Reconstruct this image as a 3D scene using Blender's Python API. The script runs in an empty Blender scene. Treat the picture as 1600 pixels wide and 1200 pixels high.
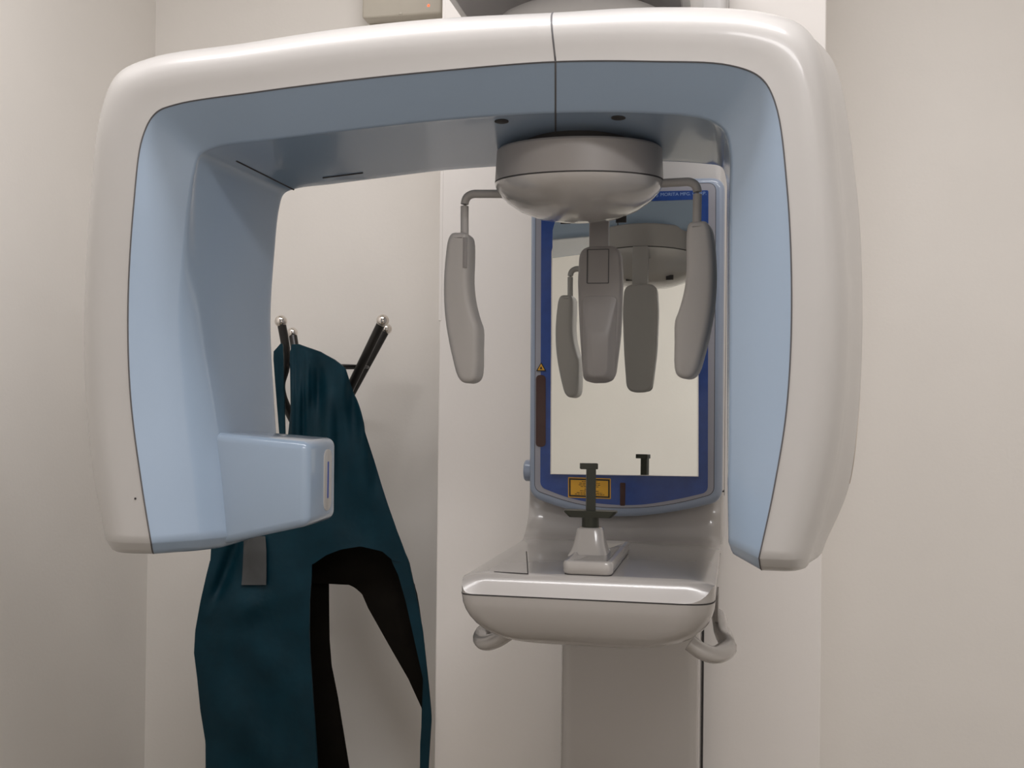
import bpy, bmesh, math, random
from mathutils import Vector, Matrix
random.seed(4)
scene = bpy.context.scene
COL = scene.collection
rad = math.radians

# ------------------------------------------------------------------ camera
FPX, CX, CY = 1700.0, 800.0, 621.3
YAW, PITCH, ROLL = rad(11.63), rad(0.63), rad(0.67)
CAM = Vector((0, 0, 1.5))
fwd = Vector((-math.sin(YAW) * math.cos(PITCH), math.cos(YAW) * math.cos(PITCH), math.sin(PITCH)))
r0 = fwd.cross(Vector((0, 0, 1))).normalized()
u0 = r0.cross(fwd)
CR = r0 * math.cos(ROLL) + u0 * math.sin(ROLL)
CU = u0 * math.cos(ROLL) - r0 * math.sin(ROLL)
cd = bpy.data.cameras.new('camera')
cam = bpy.data.objects.new('camera', cd)
COL.objects.link(cam)
cam.matrix_world = Matrix(((CR.x, CU.x, -fwd.x, CAM.x), (CR.y, CU.y, -fwd.y, CAM.y),
                           (CR.z, CU.z, -fwd.z, CAM.z), (0, 0, 0, 1)))
cd.sensor_width = 36.0
cd.lens = 36.0 * FPX / 1600.0
cd.shift_y = (CY - 600.0) / 1600.0
cd.clip_start = 0.02
scene.camera = cam

# ------------------------------------------------------------------ world, lights, exposure
world = bpy.data.worlds.new('world')
scene.world = world
world.use_nodes = True
world.node_tree.nodes['Background'].inputs[0].default_value = (0.9, 0.95, 1.0, 1)
world.node_tree.nodes['Background'].inputs[1].default_value = 0.05


def area(name, loc, sx, sy, power, col):
    l = bpy.data.lights.new(name, 'AREA')
    l.shape = 'RECTANGLE'
    l.size, l.size_y, l.energy, l.color = sx, sy, power, col
    o = bpy.data.objects.new(name, l)
    o.location = loc
    COL.objects.link(o)
    return o


area('ceiling_panel_light', (-0.3, 1.03, 2.81), 1.6, 0.22, 24, (1.0, 0.975, 0.985))
area('ceiling_panel_light', (0.75, -0.35, 2.81), 1.15, 0.4, 24, (1.0, 0.975, 0.985))
vs = scene.view_settings
vs.view_transform = 'Standard'
vs.look = 'None'
vs.gamma = 1.0
vs.use_curve_mapping = False
vs.exposure = -0.22


# ------------------------------------------------------------------ pixel -> place helpers
def ray(px, py):
    return fwd + CR * ((px - CX) / FPX) - CU * ((py - CY) / FPX)


def onY(px, py, Y):
    d = ray(px, py)
    return CAM + d * (Y / d.y)


def onPlane(px, py, p0, n):
    d = ray(px, py)
    return CAM + d * ((p0 - CAM).dot(n) / d.dot(n))


# ------------------------------------------------------------------ materials
def mat(name, col, rough=0.5, metal=0.0, spec=0.5, coat=0.0, noise=0.0, nscale=30.0, bump=0.0, bscale=200.0,
        emit=None, estr=0.0, sheen=0.0):
    m = bpy.data.materials.new(name)
    m.use_nodes = True
    nt = m.node_tree
    b = nt.nodes['Principled BSDF']
    b.inputs['Base Color'].default_value = (*col, 1)
    b.inputs['Roughness'].default_value = rough
    b.inputs['Metallic'].default_value = metal
    b.inputs['Specular IOR Level'].default_value = spec
    b.inputs['Coat Weight'].default_value = coat
    b.inputs['Coat Roughness'].default_value = 0.08
    b.inputs['Sheen Weight'].default_value = sheen
    tc = nt.nodes.new('ShaderNodeTexCoord')
    if noise > 0:
        n = nt.nodes.new('ShaderNodeTexNoise')
        n.inputs['Scale'].default_value = nscale
        n.inputs['Detail'].default_value = 4
        nt.links.new(tc.outputs['Object'], n.inputs['Vector'])
        r = nt.nodes.new('ShaderNodeValToRGB')
        r.color_ramp.elements[0].position = 0.3
        r.color_ramp.elements[1].position = 0.7
        r.color_ramp.elements[0].color = (*[c * (1 - noise) for c in col], 1)
        r.color_ramp.elements[1].color = (*[min(1, c * (1 + noise)) for c in col], 1)
        nt.links.new(n.outputs['Fac'], r.inputs['Fac'])
        nt.links.new(r.outputs['Color'], b.inputs['Base Color'])
    if bump > 0:
        n2 = nt.nodes.new('ShaderNodeTexNoise')
        n2.inputs['Scale'].default_value = bscale
        n2.inputs['Detail'].default_value = 3
        nt.links.new(tc.outputs['Object'], n2.inputs['Vector'])
        bp = nt.nodes.new('ShaderNodeBump')
        bp.inputs['Strength'].default_value = bump
        bp.inputs['Distance'].default_value = 0.01
        nt.links.new(n2.outputs['Fac'], bp.inputs['Height'])
        nt.links.new(bp.outputs['Normal'], b.inputs['Normal'])
    if emit:
        b.inputs['Emission Color'].default_value = (*emit, 1)
        b.inputs['Emission Strength'].default_value = estr
    return m


M = dict(
    wall=mat('wall_paint', (0.825, 0.793, 0.748), 0.75, noise=0.012, nscale=6, bump=0.03, bscale=150),
    board=mat('white_board_paint', (0.88, 0.845, 0.81), 0.55, noise=0.01, nscale=5, bump=0.02, bscale=120),
    floor=mat('vinyl_floor', (0.14, 0.118, 0.085), 0.4, noise=0.06, nscale=20),
    ceil=mat('ceiling_paint', (0.80, 0.78, 0.74), 0.8, noise=0.01),
    white=mat('white_plastic', (0.55, 0.535, 0.52), 0.3, coat=0.35, noise=0.006, nscale=12),
    gloss=mat('glossy_white_plastic', (0.47, 0.445, 0.424), 0.2, coat=0.6, noise=0.006, nscale=12),
    grey=mat('grey_plastic', (0.32, 0.30, 0.288), 0.42, noise=0.01, nscale=20),
    padm=mat('pale_grey_pad', (0.44, 0.418, 0.40), 0.45, noise=0.01, nscale=20),
    grey2=mat('slot_and_shade_grey', (0.26, 0.245, 0.24), 0.4, noise=0.02),  # pad slot plastic; also carries the painted shade under the carriage
    blue=mat('light_blue_plastic', (0.35, 0.447, 0.575), 0.2, coat=0.4, noise=0.006, nscale=12),
    bluedk=mat('panel_frame_blue', (0.30, 0.355, 0.455), 0.3, coat=0.4, noise=0.006),
    bezel=mat('lavender_bezel', (0.34, 0.34, 0.38), 0.4, noise=0.01),
    navy=mat('deep_blue_print', (0.018, 0.06, 0.26), 0.3, coat=0.3, noise=0.12, nscale=60),
    mirror=mat('mirror_silver', (0.95, 0.97, 0.935), 0.008, metal=1.0),
    chrome=mat('chrome', (0.82, 0.78, 0.74), 0.08, metal=1.0, noise=0.02),
    black=mat('black_lacquer', (0.010, 0.009, 0.008), 0.35, noise=0.1),
    seam=mat('grey_joint', (0.10, 0.096, 0.10), 0.6, noise=0.03),
    dark=mat('dark_joint', (0.035, 0.032, 0.032), 0.7, noise=0.05),
    olive=mat('olive_black_resin', (0.022, 0.024, 0.014), 0.4, noise=0.1),
    maroon=mat('maroon_window', (0.045, 0.010, 0.007), 0.2, coat=0.3, noise=0.05),
    yellow=mat('warning_yellow', (0.72, 0.38, 0.03), 0.5, noise=0.03),
    ink=mat('black_ink', (0.012, 0.012, 0.012), 0.5, noise=0.05),
    text=mat('pale_blue_ink', (0.28, 0.40, 0.62), 0.5, noise=0.02),
    teal=mat('teal_apron_fabric', (0.0022, 0.026, 0.041), 0.48, spec=0.18, noise=0.18, nscale=18, bump=0.35, bscale=16),
    shaded_cloth=mat('shaded_apron_cloth', (0.005, 0.0038, 0.0025), 0.8, spec=0.1, noise=0.15, bump=0.2, bscale=25),  # apron's inner layers: their deep shade is put into this near-black colour
    vinyl=mat('grey_vinyl_window', (0.055, 0.058, 0.06), 0.35, noise=0.12, nscale=30),
    box=mat('beige_plastic', (0.56, 0.52, 0.44), 0.4, noise=0.02, coat=0.2),
    red=mat('red_indicator', (0.6, 0.03, 0.01), 0.3, emit=(1.0, 0.12, 0.04), estr=2.5),
    tan=mat('tan_seal', (0.55, 0.40, 0.24), 0.6, noise=0.03),
    slit=mat('blue_slit', (0.03, 0.08, 0.42), 0.3, noise=0.05),
    metalw=mat('brushed_edge', (0.7, 0.7, 0.68), 0.15, metal=1.0, noise=0.02),
)


# ------------------------------------------------------------------ mesh helpers
def shade(bm, ang=35):
    bm.normal_update()
    a = rad(ang)
    for f in bm.faces:
        f.smooth = True
    for e in bm.edges:
        if len(e.link_faces) == 2:
            e.smooth = e.calc_face_angle(0) < a
        else:
            e.smooth = True


def obj(name, bm, m, parent=None, ang=35, recalc=True):
    if recalc:
        bmesh.ops.recalc_face_normals(bm, faces=bm.faces)
    shade(bm, ang)
    me = bpy.data.meshes.new(name)
    bm.to_mesh(me)
    bm.free()
    me.materials.append(M[m] if isinstance(m, str) else m)
    o = bpy.data.objects.new(name, me)
    COL.objects.link(o)
    if parent is not None:
        o.parent = parent
        o.matrix_parent_inverse = parent.matrix_world.inverted()
    return o


def thing(name, label, cat, loc=(0, 0, 0), group=None):
    o = bpy.data.objects.new(name, None)
    o.empty_display_size = 0.1
    COL.objects.link(o)
    o.matrix_world = Matrix.Translation(loc)
    o['label'] = label
    o['category'] = cat
    if group:
        o['group'] = group
    return o


def struct(name, bm, m, ang=30):
    o = obj(name, bm, m, None, ang)
    o['kind'] = 'structure'
    return o


def box(x0, x1, y0, y1, z0, z1, bev=0.0, seg=2, bm=None):
    own = bm is None
    if own:
        bm = bmesh.new()
    b2 = bmesh.new()
    bmesh.ops.create_cube(b2, size=1)
    for v in b2.verts:
        v.co = Vector(((x0 + x1) / 2 + v.co.x * (x1 - x0), (y0 + y1) / 2 + v.co.y * (y1 - y0),
                       (z0 + z1) / 2 + v.co.z * (z1 - z0)))
    if bev > 0:
        bmesh.ops.bevel(b2, geom=b2.edges[:], offset=bev, segments=seg, profile=0.5, affect='EDGES')
    tmp = bpy.data.meshes.new('t')
    b2.to_mesh(tmp)
    b2.free()
    bm.from_mesh(tmp)
    bpy.data.meshes.remove(tmp)
    return bm


def grid_bm(rows, bm=None, closed=False, flip=False):
    """rows: list of equally long lists of points"""
    bm = bm or bmesh.new()
    vs_ = [[bm.verts.new(p) for p in r] for r in rows]
    n = len(rows[0])
    for i in range(len(rows) - 1):
        for j in range(n if closed else n - 1):
            k = (j + 1) % n
            q = (vs_[i][j], vs_[i][k], vs_[i + 1][k], vs_[i + 1][j])
            try:
                bm.faces.new(q)
            except ValueError:
                pass
    return bm, vs_


def capped(rows, bm=None):
    bm, v = grid_bm(rows, bm, closed=True)
    bm.faces.new(v[0])
    bm.faces.new(v[-1])
    return bm


def lathe(prof, c, n=64, bm=None, axis='z'):
    bm = bm or bmesh.new()
    rows = []
    for r, h in prof:
        ring = []
        for k in range(n):
            a = 2 * math.pi * k / n
            x, y = max(r, 1e-5) * math.cos(a), max(r, 1e-5) * math.sin(a)
            if axis == 'z':
                ring.append(Vector((c[0] + x, c[1] + y, c[2] + h)))
            else:
                ring.append(Vector((c[0] + h, c[1] + x, c[2] + y)))
        rows.append(ring)
    return capped(rows, bm)


def cr(p0, p1, p2, p3, t):
    """centripetal Catmull-Rom"""
    def tj(ti, a, b):
        return ti + max((b - a).length, 1e-6) ** 0.5
    t0 = 0.0
    t1 = tj(t0, p0, p1)
    t2 = tj(t1, p1, p2)
    t3 = tj(t2, p2, p3)
    tt = t1 + (t2 - t1) * t
    A1 = p0 * ((t1 - tt) / (t1 - t0)) + p1 * ((tt - t0) / (t1 - t0))
    A2 = p1 * ((t2 - tt) / (t2 - t1)) + p2 * ((tt - t1) / (t2 - t1))
    A3 = p2 * ((t3 - tt) / (t3 - t2)) + p3 * ((tt - t2) / (t3 - t2))
    B1 = A1 * ((t2 - tt) / (t2 - t0)) + A2 * ((tt - t0) / (t2 - t0))
    B2 = A2 * ((t3 - tt) / (t3 - t1)) + A3 * ((tt - t1) / (t3 - t1))
    return B1 * ((t2 - tt) / (t2 - t1)) + B2 * ((tt - t1) / (t2 - t1))


def spline(pts, k):
    pts = [Vector(p) for p in pts]
    P = [pts[0] * 2 - pts[1]] + pts + [pts[-1] * 2 - pts[-2]]
    out = []
    for i in range(1, len(P) - 2):
        for s in range(k):
            out.append(cr(P[i - 1], P[i], P[i + 1], P[i + 2], s / k))
    out.append(pts[-1])
    return out


def interp(tab, y):
    if y <= tab[0][0]:
        return tab[0][1:]
    for a, b in zip(tab, tab[1:]):
        if y <= b[0]:
            t = (y - a[0]) / (b[0] - a[0])
            return tuple(p + (q - p) * t for p, q in zip(a[1:], b[1:]))
    return tab[-1][1:]


def tube(pts, r, n=12, bm=None, sx=1.0, ref=Vector((0, 0, 1)), caps=True):
    """tube along pts; r number or list; section stretched sx along the ref side"""
    bm = bm or bmesh.new()
    rows = []
    for i, p in enumerate(pts):
        t = (pts[min(i + 1, len(pts) - 1)] - pts[max(i - 1, 0)]).normalized()
        s = t.cross(ref)
        if s.length < 1e-3:
            s = t.cross(Vector((0, 1, 0)))
        s.normalize()
        q = s.cross(t).normalized()
        rr = r[i] if isinstance(r, (list, tuple)) else r
        rows.append([p + s * (rr * math.cos(2 * math.pi * k / n)) + q * (rr * sx * math.sin(2 * math.pi * k / n))
                     for k in range(n)])
    if caps:
        return capped(rows, bm)
    return grid_bm(rows, bm, closed=True)[0]


def poly_round(pts, radii, seg=6):
    """round the corners of a 2-D closed polygon"""
    out = []
    n = len(pts)
    for i in range(n):
        p = Vector(pts[i]); a = Vector(pts[i - 1]); b = Vector(pts[(i + 1) % n])
        r = radii[i] if isinstance(radii, (list, tuple)) else radii
        if r <= 0:
            out.append(p); continue
        da, db = (a - p), (b - p)
        ta = min(r, da.length * 0.49); tb = min(r, db.length * 0.49)
        s, e = p + da.normalized() * ta, p + db.normalized() * tb
        for k in range(seg + 1):
            t = k / seg
            out.append(s * (1 - t) ** 2 + p * 2 * t * (1 - t) + e * t * t)
    return out


def inset2(pts, d):
    n = len(pts)
    area_ = sum(pts[i].x * pts[(i + 1) % n].y - pts[(i + 1) % n].x * pts[i].y for i in range(n))
    s = 1 if area_ > 0 else -1
    out = []
    for i in range(n):
        t = (pts[(i + 1) % n] - pts[i - 1])
        nrm = Vector((-t.y, t.x)).normalized() * s
        out.append(pts[i] + nrm * d)
    return out


def slab(pts, to3, d0, d1, bev=0.0, seg=3, bm=None):
    """prism of 2-D outline pts between depths d0 (front) and d1, front edge (and back edge) rounded by bev"""
    rows = []
    if bev > 0:
        rows = []
        for k in range(seg + 1):
            a = math.pi / 2 * k / seg            # 0: front face edge, pi/2: side
            rows.append([to3(p, d0 + bev * (1 - math.cos(a))) for p in inset2(pts, bev * (1 - math.sin(a)))])
        for k in range(seg, -1, -1):
            a = math.pi / 2 * k / seg
            rows.append([to3(p, d1 - bev * (1 - math.cos(a))) for p in inset2(pts, bev * (1 - math.sin(a)))])
    else:
        rows = [[to3(p, d0) for p in pts], [to3(p, d1) for p in pts]]
    return capped(rows, bm)


def pxY(Y0):
    """2-D px outline on the plane Y=Y0 -> (X,Z) vectors"""
    def f(x, y):
        p = onY(x, y, Y0)
        return Vector((p.x, p.z))
    return f


def xz(p, d):
    return Vector((p.x, d, p.y))


# ================================================================== SETTING
YB, YP, XL, XR, YF, H = 2.27, 2.03, None, 1.55, -1.05, 2.85
XL = onY(234, 640, YB).x
struct('floor', box(XL - 0.1, XR + 0.1, YF - 0.1, YB + 0.1, -0.1, 0.0), 'floor')
struct('ceiling', box(XL - 0.1, XR + 0.1, YF - 0.1, YB + 0.1, H, H + 0.1), 'ceil')
struct('wall_left', box(XL - 0.1, XL, YF, YB, 0, H), 'wall')
struct('wall_back', box(XL - 0.1, XR + 0.1, YB, YB + 0.1, 0, H), 'wall')
struct('wall_right', box(XR, XR + 0.1, YF, YB, 0, H), 'wall')
struct('wall_front', box(XL - 0.1, XR + 0.1, YF - 0.1, YF, 0, H), 'wall')
px0, px1 = onY(685, 640, YP).x, onY(1286, 640, YP).x
struct('wall_pilaster', box(px0, px1, YP, YB, 0, H, 0.002, 1), 'board')
zs = onY(684, 501, YP).z
struct('trim_1', box(px0 - 0.0018, px0 + 0.004, YP - 0.0006, YB - 0.001, zs, H - 0.001, 0.0004, 1), 'board')

# ================================================================== PANORAMIC X-RAY MACHINE
XC = -0.178
mach = thing('panoramic_xray_machine',
             'white and light blue dental panoramic x-ray machine with curved arm, mirror panel and chin shelf',
             'x-ray machine', (XC, 1.92, 0))

# ---- floor column
obj('foot_plate', box(XC - 0.2, XC + 0.2, 1.62, YP - 0.002, 0.0, 0.03, 0.008), 'gloss', mach)
lc0, lc1 = onY(875, 1100, 1.83).x, onY(1092, 1100, 1.85).x


def post(x0, x1, y0, y1, z0, z1, r):
    pts = poly_round([(x0, y1), (x0, y0), (x1, y0), (x1, y1)], [0.002, r, r, 0.002], 8)
    return capped([[Vector((p.x, p.y, z)) for p in pts] for z in (z0, z1)])


obj('lower_column', post(lc0, lc1, 1.82, 2.0, 0.03, 1.30, 0.024), 'gloss', mach)
obj('rear_rail', box(lc0 + 0.004, lc1 + 0.003, 1.998, YP - 0.002, 0.03, 2.3), 'dark', mach)
UC0, UC1 = XC - 0.158, XC + 0.160
obj('upper_column', post(UC0, UC1, 1.80, 2.0, 1.285, 2.28, 0.02), 'white', mach)
# vertical joint on the column's flank
obj('column_joint', box(UC1 - 0.0005, UC1 + 0.0006, 1.862, 1.865, 1.36, 2.3), 'dark', mach)
zj = onY(1133, 769, 1.80).z
obj('column_joint', box(UC1 - 0.03, UC1 + 0.0006, 1.7993, 1.86, zj, zj + 0.0018), 'dark', mach)

# ---- carriage over the arm
CA0, CA1 = -0.392, -0.062
cpts = poly_round([(CA0, 2.0), (CA0, 1.25), (CA1, 1.25), (CA1, 2.0)], [0.002, 0.12, 0.12, 0.002], 10)
rows = []
for ins, z in ((0.012, 2.055), (0.004, 2.058), (0.0, 2.066), (-0.006, 2.10), (-0.004, 2.17), (0.01, 2.22), (0.04, 2.235)):
    rows.append([Vector((p.x, p.y, z)) for p in inset2(cpts, ins)])
car = obj('carriage', capped(rows), 'white', mach)
rows = [[Vector((p.x, p.y, z)) for p in inset2(cpts, i_)] for i_, z in ((0.016, 2.0535), (0.013, 2.0558))]
obj('underside_shade', capped(rows), 'grey2', car)  # added sheet, its darker grey paints the shade under the carriage

# ---- rotating arm --------------------------------------------------
d = ray(1340, 640); AR = CAM + d * (1.174 / d.dot(fwd))
d = ray(148, 640); AL = CAM + d * (1.309 / d.dot(fwd))
U = Vector((AR.x - AL.x, AR.y - AL.y, 0)).normalized()
W = Vector((-U.y, U.x, 0))
A0 = Vector((AL.x, AL.y, 1.5))


def ap(px, py, w):
    return onPlane(px, py, A0 + W * w, W)


def az(px, z, w):
    p = ap(px, 640, w)
    return Vector((p.x, p.y, z))


cB = [(236, 848), (221, 755), (204, 620), (200, 480), (209, 320), (223, 214), (243, 177), (274, 163.5), (400, 144),
      (540, 126), (700, 109.6), (868, 96.5), (1020, 96), (1140, 102), (1188, 121), (1211, 160), (1230, 295),
      (1237, 480), (1229, 640), (1209, 765), (1186, 872)]
cF = [(314, 826), (303, 740), (288, 620), (281, 500), (290, 375), (303, 272), (312, 243), (335, 230), (430, 217),
      (540, 204), (700, 187), (868, 176), (1020, 177), (1105, 187), (1132, 203), (1141, 235), (1141, 320),
      (1141, 480), (1140, 640), (1139, 765), (1140, 855)]
cC = [(440, 780), (437, 720), (431, 620), (426, 500), (432, 400), (440, 325), (447, 305), (465, 297), (520, 290),
      (600, 280), (700, 268), (868, 258), (1020, 254), (1100, 258), (1127, 263), (1134, 280), (1136, 340),
      (1136, 480), (1136, 640), (1137, 765), (1138, 850)]
cS = [(178, 845), (160, 745), (148, 620), (146, 490), (156, 315), (172, 180), (196, 122), (246, 95.5), (395, 72),
      (540, 50), (692, 34.5), (868, 26), (1040, 17), (1200, 26), (1258, 48), (1287, 95), (1314, 290), (1329, 480),
      (1321, 650), (1299, 770), (1270, 868)]
c2 = [(x + 3, y) for x, y in cS[:5]] + [(177, 186), (202, 132), (250, 112), (395, 92), (540, 72), (692, 58), (868, 50),
      (1040, 42), (1200, 52), (1268, 72), (1301, 100), (1338, 290), (1347, 480), (1340, 660), (1324, 768), (1290, 862)]
NS = len(cB)
B3 = [ap(x, y, 0.0) for x, y in cB]
zl, zr = B3[0].z, B3[-1].z
cG = [(358, 826), (349, 745), (334, 640), (316, 530), (304, 390), (306, 276), (314, 245), (337, 232), (431, 219),
      (541, 206), (700, 189), (868, 178), (1020, 179), (1104, 189), (1130, 205), (1139, 237), (1139, 322),
      (1139, 480), (1138, 640), (1137, 765), (1138, 855)]
wG = [0.085, 0.085, 0.083, 0.078, 0.07, 0.056] + [0.052] * 15
F3 = [ap(x, y, 0.046) for x, y in cF]
G3 = [ap(x, y, w) for (x, y), w in zip(cG, wG)]
C3 = [ap(x, y, 0.27) for x, y in cC]
S3 = [ap(x, y, 0.075) for x, y in cS]
Q3 = [ap(x, y, 0.19) for x, y in c2]
for arr in (F3, G3, C3, S3, Q3):
    arr[0].z = zl
    arr[-1].z = zr
for arr in (F3, G3, C3):
    arr[-1].z += 0.010
Mm = [B3[i].lerp(S3[i], 0.56) + W * (-0.040) for i in range(NS)]
M2 = [B3[i].lerp(S3[i], 0.86) + W * (-0.032) for i in range(NS)]
# back rim: pulled in from the outer skin towards the tunnel, with a chamfer like the front's
O3 = [Q3[i].lerp(C3[i], 0.10) + W * 0.075 for i in range(NS)]
D3 = [Q3[i].lerp(C3[i], 0.50) + W * 0.075 for i in range(NS)]
K = 8
CT = {k: spline(v, K) for k, v in dict(B=B3, M=Mm, m=M2, S=S3, Q=Q3, O=O3, D=D3, C=C3, F=F3, G=G3).items()}
NJ = len(CT['B'])


def across(keys, sub):
    """for each sample j the profile through the named contours, splined"""
    cols = []
    for j in range(NJ):
        cols.append(spline([CT[k][j] for k in keys], sub))
    return cols


whitecols = across(['B', 'M', 'm', 'S', 'Q', 'O', 'D'], 5)
bluecols = []


def fillet(p0, p1, p2, n):
    return [p0 * (1 - t) ** 2 + p1 * 2 * t * (1 - t) + p2 * t * t for t in (k / n for k in range(n + 1))]


for j in range(NJ):
    b, f, g_, c, dd = (CT[k][j] for k in 'BFGCD')
    pts = [b, b.lerp(f, 0.5)]
    pts += fillet(f + (b - f).normalized() * 0.004, f, f.lerp(g_, 0.4), 3)
    pts += fillet(f.lerp(g_, 0.6), g_, g_ + (c - g_).normalized() * 0.006, 4)
    pts += [g_.lerp(c, t) for t in (0.3, 0.5, 0.7, 0.88)]
    pts += fillet(c + (g_ - c).normalized() * 0.010, c, c + (dd - c).normalized() * 0.010, 4)
    pts += [c.lerp(dd, 0.6), dd]
    bluecols.append(pts)


def ends(cols, drop=0.016):
    """close the two hanging ends of the arm with a rounded bevel and a bottom"""
    out = list(cols)
    for e in (0, -1):
        ring = [CT[k][e] for k in ('B', 'M', 'S', 'Q', 'O', 'D', 'C', 'F')]
        cen = sum(ring, Vector()) / len(ring)
        ext = []
        for ins, dz in ((0.012, 0.002), (0.05, 0.009), (0.085, 0.0135), (0.13, drop), (0.6, drop + 0.0005), (0.9995, drop + 0.0005)):
            ext.append([p.lerp(Vector((cen.x, cen.y, p.z)), ins) - Vector((0, 0, dz)) for p in cols[e]])
        out = (ext[::-1] + out) if e == 0 else (out + ext)
    return out


JS = 11 * K                     # the joint over the rotation axis
we = ends(whitecols)
cut = JS + 5
bm, _ = grid_bm(we[:cut + 1])
shell = obj('arm_shell', bm, 'white', mach, 50)
bm, _ = grid_bm(we[cut:])
shell2 = obj('arm_shell', bm, 'white', mach, 50)
bm, _ = grid_bm(ends(bluecols))
cover = obj('blue_inner_cover', bm, 'blue', mach, 50)


def ribbon(path, side, off, wd, name, m, parent):
    rows = [[], [], []]
    n = len(path)
    for i in range(n):
        s = side[i].normalized() * wd
        o = off[i].normalized()
        rows[0].append(path[i] - s + o * 0.0001)
        rows[1].append(path[i] + o * 0.0006)
        rows[2].append(path[i] + s + o * 0.0001)
    bm, _ = grid_bm(rows)
    return obj(name, bm, m, parent, 80)


# joint line between the white shell and the blue cover
path = [we[i][0] for i in range(2, len(we) - 2)]
sd = [(CT['M'][min(max(i - 3, 0), NJ - 1)] - CT['F'][min(max(i - 3, 0), NJ - 1)]) for i in range(len(path))]
of = [-W + (sd[i].normalized() * -0.3) for i in range(len(path))]
ribbon(path, sd, of, 0.0009, 'cover_joint', 'seam', cover)
# joint over the axis, round the whole section
prof = bluecols[JS][:0:-1] + whitecols[JS]
cenp = CT['B'][JS].lerp(CT['Q'][JS], 0.5)
cenp = (CT['B'][JS] + CT['C'][JS] + CT['Q'][JS] + CT['S'][JS]) / 4
offs = []
for i, p in enumerate(prof):
    t = prof[min(i + 1, len(prof) - 1)] - prof[max(i - 1, 0)]
    nn = t.cross(U)
    if nn.dot(p - cenp) < 0:
        nn = -nn
    offs.append(nn)
ribbon(prof, [U] * len(prof), offs, 0.0011, 'shell_joint', 'seam', shell)
# tan seal on the right flank
q = CT['Q'][int(17.75 * K):int(19.0 * K)]
ribbon(q, [W] * len(q), [U] * len(q), 0.0013, 'flank_seal', 'tan', shell2)
# screw dimple
p = whitecols[int(0.85 * K)][1] - W * 0.0006
so = obj('screw_cap', lathe([(0.0013, -0.0012), (0.0013, 0.0)], (0, 0, 0), 12), 'dark', shell)
so.matrix_world = Matrix.Translation(p) @ W.to_track_quat('-Z', 'Y').to_matrix().to_4x4()
# holes in the underside
for (jx, t) in ((10.52, 0.10), (11.66, 0.10)):
    j = int(jx * K)
    p = CT['F'][j].lerp(CT['C'][j], t) - Vector((0, 0, 0.0006))
    e = bmesh.new()
    bm = lathe([(0.0085, 0.004), (0.0085, 0.0), (0.0065, -0.0008)], p, 24)
    obj('underside_hole', bm, 'dark', cover)
# slot near the back of the underside, joint in its left corner
dn = Vector((0, 0, 0.0004))
obj('underside_slot', tube([CT['G'][j].lerp(CT['C'][j], 0.80) - dn for j in range(int(8.1 * K), int(8.8 * K) + 1)], 0.0011, 6), 'dark', cover)
j = int(6.9 * K)
obj('corner_joint', tube([CT['G'][j].lerp(CT['C'][j], t) + Vector((0.0003, 0, -0.0003)) for t in (0.25, 0.4, 0.55, 0.7, 0.85, 0.97)], 0.0010, 6), 'dark', cover)

# tube head (snout) on the left limb
wf, wb = 0.083, 0.185
front = [ap(318, 674, wf), ap(482, 691, wf), ap(481, 822, wf), ap(318, 858, wf)]
back = [ap(335, 668, wb + 0.03), ap(526, 684, wb), ap(525, 809, wb), ap(335, 842, wb + 0.03)]
bm = bmesh.new()
vf = [bm.verts.new(p) for p in front]
vb = [bm.verts.new(p) for p in back]
bm.faces.new(vf); bm.faces.new(vb[::-1])
for i in range(4):
    bm.faces.new((vf[i], vf[(i + 1) % 4], vb[(i + 1) % 4], vb[i]))
bmesh.ops.recalc_face_normals(bm, faces=bm.faces)
bmesh.ops.bevel(bm, geom=bm.edges[:], offset=0.011, segments=5, profile=0.5, affect='EDGES')
tube_head = obj('tube_head', bm, 'blue', mach, 50)
# collimator strip on the snout's end
fa, fb = front[1].lerp(back[1], 0.62), front[2].lerp(back[2], 0.62)
en = (back[1] - front[1]).cross(front[2] - front[1]).normalized()
if en.dot(U) < 0:
    en = -en
ez = Vector((0, 0, 1))
es = ez.cross(en).normalized()
ctr = (front[1].lerp(back[1], 0.66) + front[2].lerp(back[2], 0.66)) / 2


def plate2(c, ex, ey, n, hw, hh, r, t, name, m, parent):
    pts = poly_round([(-hw, -hh), (hw, -hh), (hw, hh), (-hw, hh)], r, 8)
    return obj(name, slab(pts, lambda p, dd: c + ex * p.x + ey * p.y - n * dd, -t, 0.002, min(t, r) * 0.4, 2), m, parent)


plate2(ctr, es, ez, en, 0.0135, 0.040, 0.0132, 0.0012, 'collimator_window', 'white', tube_head)
plate2(ctr + en * 0.0010, es, ez, en, 0.0024, 0.024, 0.002, 0.0006, 'beam_slit', 'slit', tube_head)

# hub on top of the arm, below the carriage
d = ray(905, 230); DC = CAM + d * (1.42 / d.dot(fwd))
DX, DY = DC.x, DC.y
hc = Vector((DX, DY, 0))
rows = []
for k, z in ((1.12, 1.93), (1.05, 1.972), (0.97, 1.992), (0.82, 2.012), (0.62, 2.024), (0.45, 2.030), (0.42, 2.034), (0.42, 2.07)):
    rows.append([hc + U * (0.128 * k * math.cos(a)) + W * (0.095 * k * math.sin(a)) + Vector((0, 0, z))
                 for a in (2 * math.pi * i / 80 for i in range(80))])
bm = capped(rows)
obj('arm_hub', bm, 'white', shell2, 60)

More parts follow.
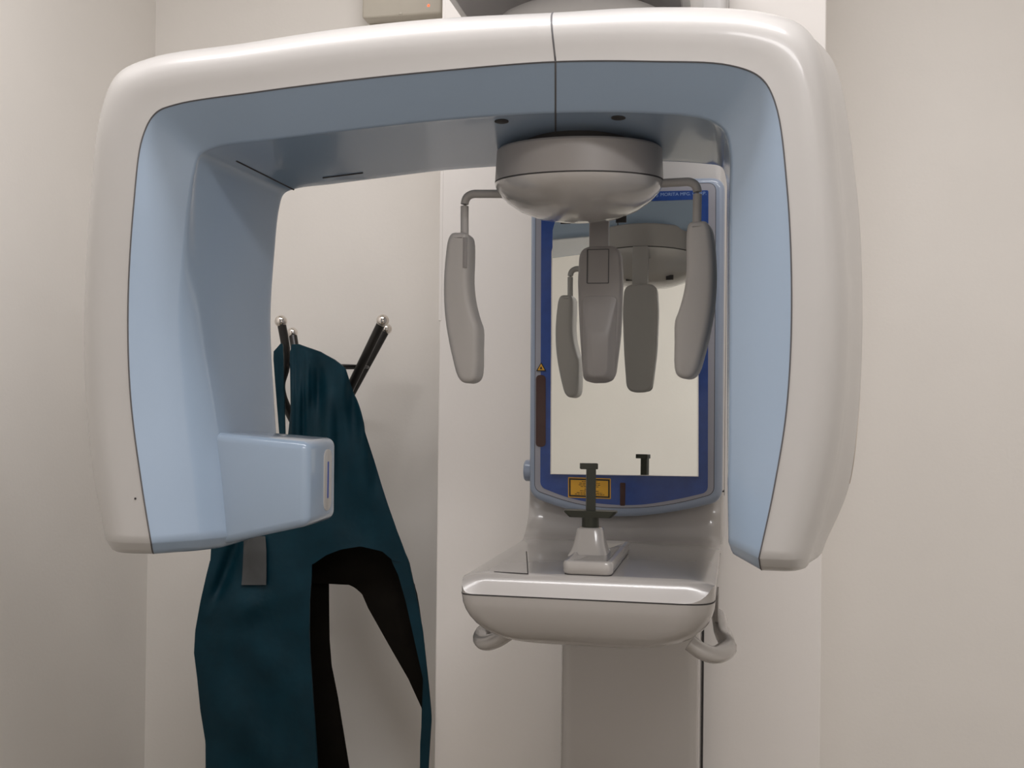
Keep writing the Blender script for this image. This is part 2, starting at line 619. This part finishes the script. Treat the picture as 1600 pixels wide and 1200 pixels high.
# ---- head support under the arm ------------------------------------
zt = CAM.z + (640 - 232) / FPX * 1.42
zsm = CAM.z + (640 - 284) / FPX * 1.42
R = 131.0 / FPX * 1.42
neck = lathe([(R * 0.72, zt + 0.02), (R * 0.72, zt - 0.004)], (DX, DY, 0), 80)
obj('swivel_neck', neck, 'dark', mach)
TILT = -0.009                    # the support hangs a little lower at the front
bm = bmesh.new()
rows = []
for (r, h, k) in ((R * 0.9, zt + 0.001, 1), (R * 0.955, zt, 1), (R * 0.98, zt - 0.003, 1), (R * 0.99, (zt + zsm) / 2, 1), (R, zsm + 0.0006, 1)):
    rows.append([Vector((DX + r * math.cos(a), DY + r * math.sin(a), h - k * TILT * math.sin(a)))
                 for a in (2 * math.pi * i / 96 for i in range(96))])
disc = obj('head_support', capped(rows), 'grey', mach)
rows = []
for (r, h, k) in ((R * 0.99, 0.001, 1), (R * 0.99, -0.0004, 1), (R, -0.0012, 1), (R * 0.992, -0.006, 0.95), (R * 0.95, -0.0145, .8), (R * 0.85, -0.026, .6),
                  (R * 0.7, -0.037, .4), (R * 0.5, -0.0455, .2), (R * 0.25, -0.050, .1), (0.001, -0.051, 0)):
    rows.append([Vector((DX + r * math.cos(a), DY + r * math.sin(a), zsm + h - k * TILT * math.sin(a)))
                 for a in (2 * math.pi * i / 96 for i in range(96))])
capb = obj('lower_cap', capped(rows), 'gloss', disc, 50)
rows = [[Vector((DX + R * 1.0012 * math.cos(a), DY + R * 1.0012 * math.sin(a), zsm + h - TILT * math.sin(a)))
         for a in (2 * math.pi * i / 96 for i in range(96))] for h in (-0.0008, 0.0008)]
bm, _ = grid_bm(rows, closed=True)
obj('cap_joint', bm, 'dark', disc)
for (px, py) in ((968, 338), (880, 345)):
    p = onY(px, py, DY + 0.03)
    p.z = zsm - 0.038
    obj('cap_slot', box(p.x - 0.007, p.x + 0.007, DY + 0.05, DY + 0.0515, zsm - 0.045, zsm - 0.036), 'dark', capb)

# temple supports
f2 = pxY(DY)
Lout = [(723, 366), (733, 367), (737, 374), (738, 402), (737, 440), (740, 470), (747, 498), (752, 513), (752, 545),
        (751, 583), (747, 594), (738, 599), (728, 598), (720, 590), (712, 563), (704, 525), (699, 487), (698, 440), (701, 400), (705, 376), (711, 367)]


def pad(outline, name, side):
    pts = [f2(x, y) for x, y in outline]
    sp = [Vector((v.x, v.y)) for v in spline([Vector((p.x, p.y, 0)) for p in pts + [pts[0]]], 3)[:-1]]
    o = obj(name, slab(sp, xz, DY - 0.021, DY + 0.024, 0.008, 4), 'grey', disc, 60)
    o.data.materials[0] = M['padm']
    return o


padL = pad(Lout, 'temple_pad', -1)
# right one: the same outline mirrored about the machine's head axis
mc = (onY(727, 302, DY).x + onY(1089, 302, DY).x) / 2
pts = [f2(x, y) for x, y in Lout]
zoff = 0.0075
sp = [Vector((2 * mc - v.x, v.y + zoff)) for v in spline([Vector((p.x, p.y, 0)) for p in pts + [pts[0]]], 3)[:-1]]
padR = obj('temple_pad', slab(sp, xz, DY - 0.021, DY + 0.024, 0.008, 4), 'padm', disc, 60)
pc_ = Vector((onY(1088, 450, DY).x, DY, 0))
padR.data.transform(Matrix.Translation(pc_) @ Matrix.Rotation(rad(-7), 4, 'Z') @ Matrix.Translation(-pc_))
for sgn, pd in ((1, padL), (-1, padR)):
    def mx(v):
        return Vector((v.x if sgn == 1 else 2 * mc - v.x, v.y, v.z if sgn == 1 else v.z + zoff))
    pl = [onY(790, 303, DY), onY(750, 303, DY), onY(738, 303.5, DY), onY(730, 308, DY), onY(726.5, 316, DY), onY(726, 330, DY), onY(726, 372, DY)]
    obj('temple_rod', tube(spline([mx(p) for p in pl], 4), 0.0056, 12), 'padm', disc, 60)
    c = onY(732.5, 398, DY)
    c2_ = mx(Vector((c.x, DY - 0.0212, c.z)))
    if sgn == 1:
        obj('pad_slot', box(c2_.x - 0.0028, c2_.x + 0.0028, DY - 0.0218, DY - 0.019, c2_.z - 0.020, c2_.z + 0.020, 0.0006), 'grey2', disc)

# forehead support behind the disc
YH = DY + 0.128
f3 = pxY(YH)
out = poly_round([f3(x, y) for x, y in ((906, 386), (970, 384), (973, 440), (970, 520), (960, 598), (912, 599), (906, 520), (903, 440))],
                 [0.018, 0.018, 0.01, 0.02, 0.018, 0.018, 0.02, 0.01], 8)
fpad = obj('forehead_pad', slab(out, xz, YH - 0.006, YH + 0.018, 0.005, 3), 'grey', disc, 60)
low = poly_round([f3(x, y) for x, y in ((909, 462), (967, 462), (961, 597), (911, 597))], 0.012, 6)
inn = poly_round([f3(x, y) for x, y in ((918, 517), (955, 517), (952, 590), (919, 590))], 0.012, 6)
bm = capped([[xz(p, YH + 0.0) for p in low], [xz(p, YH - 0.008) for p in inset2(low, 0.0015)], [xz(p, YH - 0.019) for p in inn],
             [xz(p, YH - 0.0205) for p in inset2(inn, 0.003)]])
obj('brow_cushion', bm, 'grey', disc, 45)
# raised ribs that frame the recess below the stem
wn = [f3(x, y) for x, y in ((919, 391), (952, 391), (952, 443), (919, 443))]
bm = bmesh.new()
x0, x1 = wn[0].x, wn[1].x
z1, z0 = wn[0].y, wn[2].y
for (a0, a1, b0, b1) in ((x0 - .001, x0 + 0.0008, z0, z1), (x1 - 0.0006, x1 + .0006, z0, z1), (x0, x1, z0 - 0.0006, z0 + 0.0006), (x0, x1, z1 - 0.0006, z1 + .0006)):
    box(a0, a1, YH - 0.0068, YH - 0.004, b0, b1, bm=bm)
obj('recess_edge', bm, 'seam', disc)
sx0, sx1 = f3(921, 370).x, f3(951, 370).x
obj('forehead_stem', box(sx0, sx1, YH - 0.003, YH + 0.010, f3(930, 395).y, zsm + 0.004, 0.001), 'grey', disc)
obj('stem_bracket', box(sx0 + 0.002, sx1 - 0.002, DY + R * 0.8, YH + 0.009, zsm - 0.012, zsm + 0.004, 0.001), 'grey', disc)

# ---- mirror and control panel --------------------------------------
YM = 1.755
g = pxY(YM)


def mid(v):
    return v


frame_px = [(829, 285), (1133, 275.5), (1128.5, 784), (1060, 800), (985, 809), (930, 806), (880, 796), (826, 776)]
fr = poly_round([g(x, y) for x, y in frame_px], [0.024, 0.024, 0.02, 0.06, 0.05, 0.05, 0.05, 0.02], 8)
panel = obj('control_panel', slab(fr, xz, YM, YM + 0.034, 0.010, 5), 'bluedk', mach, 50)
bz = poly_round([g(x, y) for x, y in ((837, 293), (1119, 285.5), (1116, 772), (1060, 787), (996, 795), (930, 793), (885, 784), (835, 766))],
                [0.014, 0.014, 0.012, 0.06, 0.05, 0.05, 0.05, 0.012], 8)
obj('bezel_joint', slab([p for p in bz], xz, YM - 0.0004, YM + 0.002), 'dark', panel)
obj('bezel', slab(inset2(bz, 0.0009), xz, YM - 0.001, YM + 0.002), 'bezel', panel)
nv = poly_round([g(x, y) for x, y in ((846, 303), (1107, 297.5), (1106, 769), (1060, 780), (996, 790.5), (930, 787), (885, 777), (844.5, 761))],
                [0.003, 0.003, 0.010, 0.06, 0.05, 0.05, 0.05, 0.010], 8)
obj('blue_faceplate', slab(nv, xz, YM - 0.0016, YM + 0.002), 'navy', panel)
mrp = [g(x, y) for x, y in ((862, 320), (1092, 314), (1092, 743.5), (861, 740.5))]
mcx = sum(p.x for p in mrp) / 4
mcz = sum(p.y for p in mrp) / 4
MY_YAW, MY_TILT = rad(3.0), rad(0.8)


def mirplane(p, dd):
    # glass set a little askew in its rebate, front surface clear of the faceplate
    return Vector((p.x, YM - 0.0105 + dd - (p.x - mcx) * math.tan(MY_YAW) + (p.y - mcz) * math.tan(MY_TILT), p.y))


EDGE = [p for p in mrp]
obj('mirror_edge', slab(EDGE, lambda p, dd: mirplane(p, dd) if dd < 0.005 else Vector((p.x, YM + 0.001, p.y)), 0.0006, 0.006), 'metalw', panel)
ins = inset2(EDGE, 0.0022)
bm = bmesh.new()
bm.faces.new([bm.verts.new(mirplane(p, 0.0002)) for p in ins])
obj('mirror_glass', bm, 'mirror', panel, recalc=False)


def flat(pxpts, dep, name, m, parent, rr=0.0, th=0.0007):
    p2 = [g(x, y) for x, y in pxpts]
    if rr:
        p2 = poly_round(p2, rr, 8)
    return obj(name, slab(p2, xz, YM - dep, YM - dep + th), m, parent)


flat(((838, 586), (853, 586), (853, 698), (837.5, 698)), 0.0028, 'laser_window', 'maroon', panel, 0.0074, 0.0014)
flat(((846, 566), (854, 580), (838, 580)), 0.0028, 'warning_triangle', 'ink', panel, 0.001, 0.0014)
flat(((846, 568.5), (851.5, 578.5), (840.5, 578.5)), 0.0031, 'triangle_field', 'yellow', panel)
flat(((846, 572), (848.2, 576.8), (843.8, 576.8)), 0.0034, 'triangle_symbol', 'ink', panel)
flat(((888, 745.5), (954.5, 747.5), (954.5, 779.5), (888, 777)), 0.0022, 'warning_label', 'yellow', panel, 0.001, 0.001)
flat(((889.5, 747), (953, 749), (953, 778), (889.5, 775.5)), 0.0024, 'label_border', 'ink', panel, 0, 0.001)
flat(((892, 749.5), (950.5, 751.3), (950.5, 775.5), (892, 773)), 0.0026, 'label_field', 'yellow', panel, 0, 0.001)
bm = bmesh.new()
for (y, w) in ((752.5, 12), (755.2, 16), (757.8, 17), (760.3, 14), (764.3, 8), (767, 15), (770, 20), (772.3, 23)):
    x = 921.5 - w
    while x < 921.5 + w:
        wd = random.uniform(2, 5)
        p2 = [g(a, b + (a - 921) * 0.03) for a, b in ((x, y - 0.45), (min(x + wd, 921.5 + w), y - 0.45), (min(x + wd, 921.5 + w), y + 0.45), (x, y + 0.45))]
        slab(p2, xz, YM - 0.0028, YM - 0.0024, bm=bm)
        x += wd + 1.0
o = obj('label_print', bm, 'ink', panel)
flat(((969, 754), (977.5, 754.3), (977, 790), (969, 790)), 0.0022, 'sensor_slot', 'maroon', panel, 0.002, 0.001)


def text_mesh(s, size, name, m, parent, mw, width=None):
    c = bpy.data.curves.new(name, 'FONT')
    c.body = s
    c.size = size
    t = bpy.data.objects.new(name + '_tmp', c)
    COL.objects.link(t)
    dg = bpy.context.evaluated_depsgraph_get()
    me = bpy.data.meshes.new_from_object(t.evaluated_get(dg))
    bpy.data.objects.remove(t)
    if width:
        xs = [v.co.x for v in me.vertices]
        k = width / (max(xs) - min(xs))
        for v in me.vertices:
            v.co.x *= k
    o = bpy.data.objects.new(name, me)
    me.materials.clear()
    me.materials.append(M[m])
    COL.objects.link(o)
    o.parent = parent
    o.matrix_parent_inverse = parent.matrix_world.inverted()
    o.matrix_world = mw
    return o


tp = onY(1026, 306.5, YM - 0.0019)
tw = onY(1104, 304, YM - 0.0019).x - tp.x
text_mesh('J. MORITA MFG. CORP.', 0.0072, 'maker_lettering', 'text', panel,
          Matrix.Translation(tp) @ Matrix.Rotation(rad(90), 4, 'X'), tw)
# round knob on the panel's left flank
kp = onY(827, 735, YM + 0.03)
obj('side_knob', lathe([(0.0155, -0.009), (0.0175, -0.007), (0.0178, -0.003), (0.0178, 0.02)], (XC - 0.156, YM + 0.026, kp.z), 32, axis='x'),
    'bluedk', panel)

# ---- chin shelf ----------------------------------------------------
HW = 0.1575
SX = XC - 0.002
ZE, LIFT, Y0S = 1.2685, 0.006, 1.325
# edge path in (Y,z) with the local outward normal
path = []
zf = ZE + 0.0190
LIP = [(0, 0, 0), (0.009, 0.0092, 0.25), (0.0160, 0.0155, 0.55), (0.0205, 0.0180, 0.8), (0.0265, 0.019, 1.0), (0.06, 0.019, 1.0)]
for dy in (0, 0.0015, 0.0045, 0.009, 0.0125, 0.016, 0.0205, 0.0265, 0.034, 0.045):
    dz, lf = interp(LIP, dy)
    path.append((Y0S + dy, ZE + dz, lf))
NL = 8
for y in (1.39, 1.45, 1.52, 1.60, 1.66, 1.71):
    path.append((y, zf, 1.0))
RCV = 0.075
for k in range(1, 11):
    a = math.pi / 2 * k / 10
    path.append((1.722 + RCV * math.sin(a), zf + RCV * (1 - math.cos(a)), 1.0))
path.append((1.722 + RCV, zf + RCV + 0.05, 1.0))
rows = []
for i, (y, z, lf) in enumerate(path):
    a = path[max(i - 1, 0)]; b = path[min(i + 1, len(path) - 1)]
    t = Vector((0, b[0] - a[0], b[1] - a[1])).normalized()
    nrm = Vector((0, -t.z, t.y))
    if i < NL + 2:
        nrm = Vector((0, 0, 1))
    L = LIFT * lf
    ch = 0.030
    def corner(r):
        return r * (1 - math.sqrt(min(1, (y - Y0S) / r))) ** 2
    row = []
    for s in (-1, 1):
        hwl = HW - corner(0.018 if s == -1 else 0.040)
        seq = [(hwl, 0.0), (hwl - ch * 0.12, L * 0.28), (hwl - ch * 0.5, L * 0.72), (hwl - ch * 0.86, L * 0.97), (hwl - ch, L)]
        pts = [Vector((SX + s * x, y, z)) + nrm * h for x, h in seq]
        sk = Vector((pts[0].x, y, ZE)) if z <= zf + 1e-6 else pts[0] - nrm * 0.019
        pts = [sk] + pts
        row += pts if s == -1 else pts[::-1]
    rows.append(row)
bm, _ = grid_bm(rows)
top = obj('shelf_top', bm, 'gloss', mach, 40)
# body below the edge
YK = 1.815


def rrect(hw, y0, y1, r, z, n=8):
    pts = poly_round([(SX - hw, y1), (SX - hw, y0), (SX + hw, y0), (SX + hw, y1)], [0.004, r, r + 0.022, 0.004], n)
    return [Vector((p.x, p.y, z)) for p in pts]


rows = [rrect(HW - 0.002, Y0S + 0.003, YK, 0.016, ZE - 0.0004), rrect(HW, Y0S, YK, 0.018, ZE - 0.0016)]
NB = 10
for k in range(1, NB + 1):
    a = math.pi / 2 * k / NB
    rows.append(rrect(HW - 0.070 * (1 - math.cos(a)), Y0S + 0.045 * (1 - math.cos(a)), YK, 0.018 + 0.03 * k / NB, ZE - 0.002 - 0.060 * math.sin(a) - 0.004 * k / NB))
rows.append(rrect(HW - 0.105, Y0S + 0.10, YK, 0.05, ZE - 0.074))
obj('shelf_body', capped(rows), 'gloss', mach, 50)
rows = [rrect(HW + 0.0004, Y0S - 0.0004, YK, 0.018, ZE - 0.0009), rrect(HW + 0.0004, Y0S - 0.0004, YK, 0.018, ZE + 0.0005)]
bm, _ = grid_bm(rows, closed=True)
obj('shelf_joint', bm, 'dark', top)
# flush cover plate at the shelf's left
def onZ(px, py, z):
    d_ = ray(px, py)
    return CAM + d_ * ((z - CAM.z) / d_.z)


zc = zf + LIFT + 0.0001
for (a, b) in (((772, 893.5), (825, 896.5)), ((825, 896.5), (822.5, 862))):
    obj('plate_joint', tube([onZ(*a, zc), onZ(*b, zc)], 0.0007, 6), 'dark', top)

# grips under the shelf
gp = [onY(1078, 1004, 1.40), onY(1094, 1016, 1.40), onY(1113, 1023, 1.41), onY(1130, 1018, 1.44), onY(1134, 1003, 1.49), onY(1128, 984, 1.54), onY(1124, 966, 1.58)]
gpts = spline(gp, 5)
for s in (1, -1):
    pts = [Vector((p.x if s == 1 else 2 * SX - p.x + 0.016, p.y, p.z)) for p in gpts]
    gr = obj('grip', tube(pts, 0.0105, 14, sx=1.5, ref=Vector((0, 1, 0))), 'gloss', mach, 60)
    c = pts[4]
    obj('grip_screw', lathe([(0.0018, -0.002), (0.0018, 0.0012)], (c.x, c.y - 0.0115, c.z), 12), 'dark', gr)
    # recess in the flank above the grip
    xq = SX + s * HW
    rp = poly_round([(1.47, 1.256), (1.56, 1.256), (1.585, 1.225), (1.575, 1.205), (1.50, 1.215), (1.475, 1.235)], 0.012, 4)
    obj('flank_recess', capped([[Vector((xq - s * 0.004, p.x, p.y)) for p in rp], [Vector((xq + s * 0.0015, p.x, p.y)) for p in rp]]), 'grey', mach)

# ---- chin rest on the shelf
zb = zf + LIFT
YC = 1.47
cc = onY(922, 880, YC)
CXc = cc.x
fl = onZ(878, 893, zb + 0.004); frp = onZ(957, 896, zb + 0.004); brp = onZ(990, 860, zb + 0.004)
hw_ = (frp.x - fl.x) / 2
bx = (frp.x + fl.x) / 2
y0b, y1b = fl.y, min(brp.y, 1.63)
pts = poly_round([(bx - hw_, y1b), (bx - hw_, y0b), (bx + hw_, y0b), (bx + hw_, y1b)], 0.012, 6)
rows = []
for ins_, z in ((0.003, 0.0004), (0.0015, 0.002), (0.0, 0.004), (0.0, 0.014), (0.002, 0.017), (0.006, 0.0178), (0.0085, 0.0150), (0.010, 0.0145)):
    rows.append([Vector((p.x, p.y, zb + z)) for p in inset2(pts, ins_)])
base = obj('chin_rest', capped(rows), 'gloss', mach, 40)
obj('chin_rest_gasket', capped([[Vector((p.x, p.y, zb - 0.003)) for p in inset2(pts, 0.002)], [Vector((p.x, p.y, zb + 0.001)) for p in inset2(pts, 0.002)]]), 'dark', base)


def zpx(y, Y=YC):
    return onY(922, y, Y).z


zh0, zh1 = zb + 0.012, zpx(827)
rows = []
for k in range(9):
    t = k / 8
    hx = 0.0230 * (1 - t) + 0.0178 * t + 0.004 * (1 - t) ** 4
    hy = 0.030 * (1 - t) + 0.017 * t + 0.004 * (1 - t) ** 4
    z = zh0 + (zh1 - zh0) * t
    q = poly_round([(CXc - hx, YC + hy), (CXc - hx, YC - hy), (CXc + hx, YC - hy), (CXc + hx, YC + hy)], 0.013, 6)
    rows.append([Vector((p.x, p.y, z)) for p in q])
q = rows[-1]
c0 = sum(q, Vector()) / len(q)
rows.append([p.lerp(c0, 0.06) + Vector((0, 0, 0.0022)) for p in q])
rows.append([p.lerp(c0, 0.2) + Vector((0, 0, 0.0032)) for p in q])
obj('rest_holder', capped(rows), 'gloss', base, 60)
obj('rest_collar', lathe([(0.0112, zh1 - 0.002), (0.0118, zh1 + 0.004), (0.0118, zpx(806)), (0.011, zpx(805))], (CXc, YC, 0), 32), 'olive', base)
zp = zpx(803)
q = poly_round([(CXc - 0.036, YC + 0.014), (CXc - 0.036, YC - 0.012), (CXc + 0.036, YC - 0.012), (CXc + 0.036, YC + 0.014)], 0.008, 6)
rows = [[Vector((CXc + (p.x - CXc) * 0.80, p.y, zp - 0.004)) for p in q], [Vector((p.x, p.y, zp + 0.0025)) for p in q],
        [Vector((CXc + (p.x - CXc) * 0.985, p.y, zp + 0.0048)) for p in q]]
obj('chin_plate', capped(rows), 'olive', base)
rr_ = Matrix.Rotation(rad(14), 4, 'Z')
bm = box(-0.0062, 0.0062, -0.0055, 0.0055, 0, zpx(732) - zp, 0.0006, 1)
o = obj('bite_rod', bm, 'olive', base)
o.matrix_world = Matrix.Translation((CXc, YC, zp)) @ rr_
bm = box(-0.0118, 0.0118, -0.006, 0.008, 0, zpx(725) - zpx(734), 0.0006, 1)
o = obj('bite_block', bm, 'olive', base)
o.matrix_world = Matrix.Translation((CXc - 0.003, YC, zpx(733))) @ rr_

# ================================================================== WALL BOX
fp = onY(565, 28, YB - 0.05)
fq = onY(690, 22, YB - 0.05)
wb_ = thing('wall_mounted_box', 'beige plastic box high on the back wall with a small red indicator light', 'box', ((fp.x + fq.x) / 2, YB - 0.025, fp.z))
zb0 = (fp.z + fq.z) / 2
obj('cover', box(fp.x, fq.x, YB - 0.05, YB - 0.012, zb0, zb0 + 0.13, 0.006, 3), 'box', wb_)
obj('back_plate', box(fp.x + 0.004, fq.x - 0.002, YB - 0.0125, YB - 0.0002, zb0 - 0.003, zb0 + 0.128, 0.002, 1), 'box', wb_)
lp = onY(669.5, 8.5, YB - 0.051)
led = obj('indicator_light', lathe([(0.0027, 0), (0.0025, 0.001), (0.0012, 0.0018)], (0, 0, 0), 16), 'red', wb_)
led.matrix_world = Matrix.Translation(lp + Vector((0, 0.0012, 0))) @ Matrix.Rotation(rad(90), 4, 'X')
nx = onY(626, 24, YB - 0.05)
obj('latch', box(nx.x - 0.004, nx.x + 0.004, YB - 0.0512, YB - 0.046, zb0 + 0.0035, zb0 + 0.008, 0.0008, 1), 'box', wb_)

# ================================================================== COAT RACK
YR = 2.10
pc = onY(499, 900, YR)
rack = thing('coat_rack', 'black coat stand with chrome ball tips standing in the corner beside the white pilaster', 'coat rack', (pc.x, YR, 0))
pole = obj('pole', lathe([(0.017, 0.03), (0.017, 1.56), (0.012, 1.565)], (pc.x, YR, 0), 24), 'black', rack)
for k in range(4):
    a = rad(45 + 90 * k)
    e = Vector((pc.x + 0.24 * math.cos(a) * 0.9, YR + 0.14 * math.sin(a), 0.012))
    obj('foot', tube(spline([Vector((pc.x, YR, 0.12)), Vector((pc.x, YR, 0.06)).lerp(e, 0.45) + Vector((0, 0, 0.02)), e], 6), 0.011, 10), 'black', rack, 60)
# arms: tip pixel, tip depth
arms = [((439, 502), 2.03, 2.2), ((457, 520), 2.16, 1.85), ((598, 501), 2.03, 2.2), ((604, 514), 2.15, 2.0)]
for (tx, ty), ty_, _ in arms:
    tip = onY(tx, ty, ty_)
    root = Vector((pc.x, YR, onY(505, 690, YR).z))
    dirv = (tip - root).normalized()
    root2 = root + Vector((dirv.x, dirv.y, 0)) * 0.015
    if tx < 450:
        pth = spline([root2, onY(466, 668, 2.07), onY(452, 645, 2.06), onY(441, 618, 2.05), onY(439, 600, 2.045), onY(446, 574, 2.04), onY(446.5, 545, 2.035), tip + Vector((0.002, 0, -0.008))], 5)
    elif tx < 500:
        midp = onY(tx + 9, ty + 55, ty_ - 0.02)
        pth = spline([root2, root2.lerp(midp, 0.55), midp, tip - (tip - midp).normalized() * 0.008], 5)
    else:
        pth = [root2, tip - dirv * 0.008]
    a = obj('hook_arm', tube(pth, 0.0088, 14), 'black', rack, 60)
    bm = bmesh.new()
    bmesh.ops.create_uvsphere(bm, u_segments=28, v_segments=16, radius=0.0126 if ty_ < 2.1 else 0.0115)
    for v in bm.verts:
        v.co += tip
    obj('ball_tip', bm, 'chrome', a, 80)
zr_ = onY(545, 573, YR).z
ring = []
for k in range(49):
    a = 2 * math.pi * k / 48
    ring.append(Vector((pc.x + 0.012 + 0.083 * math.cos(a), YR + 0.062 * math.sin(a), zr_)))
obj('ring', tube(ring, 0.0032, 8, caps=False), 'black', rack, 80)
# ================================================================== LEAD APRON
apron = thing('lead_apron', 'dark teal x-ray protection apron hanging from the black coat stand', 'apron', tuple(onY(480, 545, 2.0)))
YA = 1.985


def fold(x, y):
    top_ = max(0, min(1, (800 - y) / 200.0)) * max(0, min(1, (y - 535) / 80.0))
    s = top_ * 1.7 * (0.006 * math.sin(x * 0.11 + y * 0.006 + 0.9 * math.sin(y * 0.02)) + 0.003 * math.sin(x * 0.23 - y * 0.01) + 0.0018 * math.sin(x * 0.52) * max(0, min(1, (500 - x) / 25.0)))
    s += 0.007 * math.sin((x + 0.35 * y) * 0.03 + 0.6) + 0.003 * math.sin((x - 0.8 * y) * 0.05)
    s += 0.008 * math.sin(x * 0.03 + 1.1) * max(0, min(1, (y - 850) / 150.0))
    # pouch bulge under the vinyl window, crease to its left
    s += -0.018 * math.exp(-(((x - 385 + (y - 950) * 0.3) / 34.0) ** 2 + ((y - 945) / 26.0) ** 2))
    s += -0.010 * math.exp(-(((x - 345) / 18.0) ** 2 + ((y - 1000) / 40.0) ** 2))
    xl = 370 - (y - 850) * 0.38
    s += 0.020 * math.exp(-((x - xl) / 11.0) ** 2) * max(0, min(1, (960 - y) / 40.0)) * max(0, min(1, (y - 780) / 40.0))
    return s


def cloth(tab, Y, cols, step, name, m, shape=None, th=0.0035, ybot=None, fk=1.0):
    y = tab[0][0]
    rows = []
    while y <= tab[-1][0] + 1e-6:
        L, R_ = interp(tab, y)
        row = []
        for c in range(cols + 1):
            x = L + (R_ - L) * c / cols
            yy = ybot(x, y) if ybot else y
            dY = Y + fk * fold(x, yy) + (shape(x, yy) if shape else 0)
            row.append(onY(x, yy, dY))
        rows.append(row)
        y += step
    bm, _ = grid_bm(rows)
    bmesh.ops.recalc_face_normals(bm, faces=bm.faces)
    n = sum((f.normal * f.calc_area() for f in bm.faces), Vector())
    if n.y > 0:
        bmesh.ops.reverse_faces(bm, faces=bm.faces)
    bmesh.ops.solidify(bm, geom=bm.faces[:], thickness=th)
    return obj(name, bm, m, apron, 70)


arch = [(450, 874), (487, 885), (510, 869), (533, 860), (563, 855), (597, 863), (613, 877), (640, 884), (700, 890)]


def yb1(x, y):
    if y <= 800:
        return y
    yb = 884 if x < 478 else interp(arch, x)[0]
    return 800 + (y - 800) * (yb - 800) / 80.0


upper = [(538, 456, 466), (550, 453, 500), (562, 452.5, 522), (575, 453, 540), (600, 453.5, 548), (640, 454, 561), (680, 450, 572),
         (720, 425, 585), (760, 390, 597), (800, 355, 610), (830, 335, 620), (850, 330, 628), (880, 328, 640)]
cloth(upper, YA, 60, 4, 'front_panel', 'teal', lambda x, y: 0.03 * max(0, (x - 500) / 130.0) ** 2, ybot=yb1)
lower = [(876, 328, 487), (900, 322, 487), (940, 313, 484), (985, 305, 483), (1020, 303, 484), (1060, 308, 487), (1110, 313, 490),
         (1160, 321, 493), (1380, 322, 505)]
cloth(lower, YA, 40, 6, 'skirt_panel', 'teal')
tail = [(838, 600, 621), (878, 612.5, 638.6), (898, 622, 643), (940, 634, 652), (985, 644, 660.5), (1061, 661, 668.5), (1107, 659.5, 673), (1124, 659, 674), (1162, 656.5, 671.5), (1200, 656, 669), (1380, 650, 660)]
cloth(tail, YA + 0.03, 8, 6, 'side_panel', 'teal', fk=0.4)
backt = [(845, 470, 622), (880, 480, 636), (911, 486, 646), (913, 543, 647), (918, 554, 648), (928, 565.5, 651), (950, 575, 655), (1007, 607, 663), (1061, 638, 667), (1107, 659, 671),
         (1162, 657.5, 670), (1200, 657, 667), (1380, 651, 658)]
cloth(backt, YA + 0.07, 30, 1.0 * 3, 'back_panel', 'shaded_cloth', fk=0.5)
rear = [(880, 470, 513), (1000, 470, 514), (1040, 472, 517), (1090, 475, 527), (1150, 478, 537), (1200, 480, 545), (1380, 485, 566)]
cloth(rear, YA + 0.085, 12, 10, 'inner_skirt', 'shaded_cloth', fk=0.5)
strapt = [(537, 438, 441), (543, 433, 442), (549, 427.5, 442), (560, 427, 442.5), (600, 430, 443), (650, 434, 444), (700, 438, 446)]
cloth(strapt, YA + 0.01, 6, 3, 'strap', 'teal', fk=0.3)
vt = [(838, 381, 414.5), (860, 380.5, 416), (900, 378.5, 416), (917, 377, 415.5)]
cloth(vt, YA - 0.007, 10, 4, 'vinyl_window', 'vinyl', th=0.001)
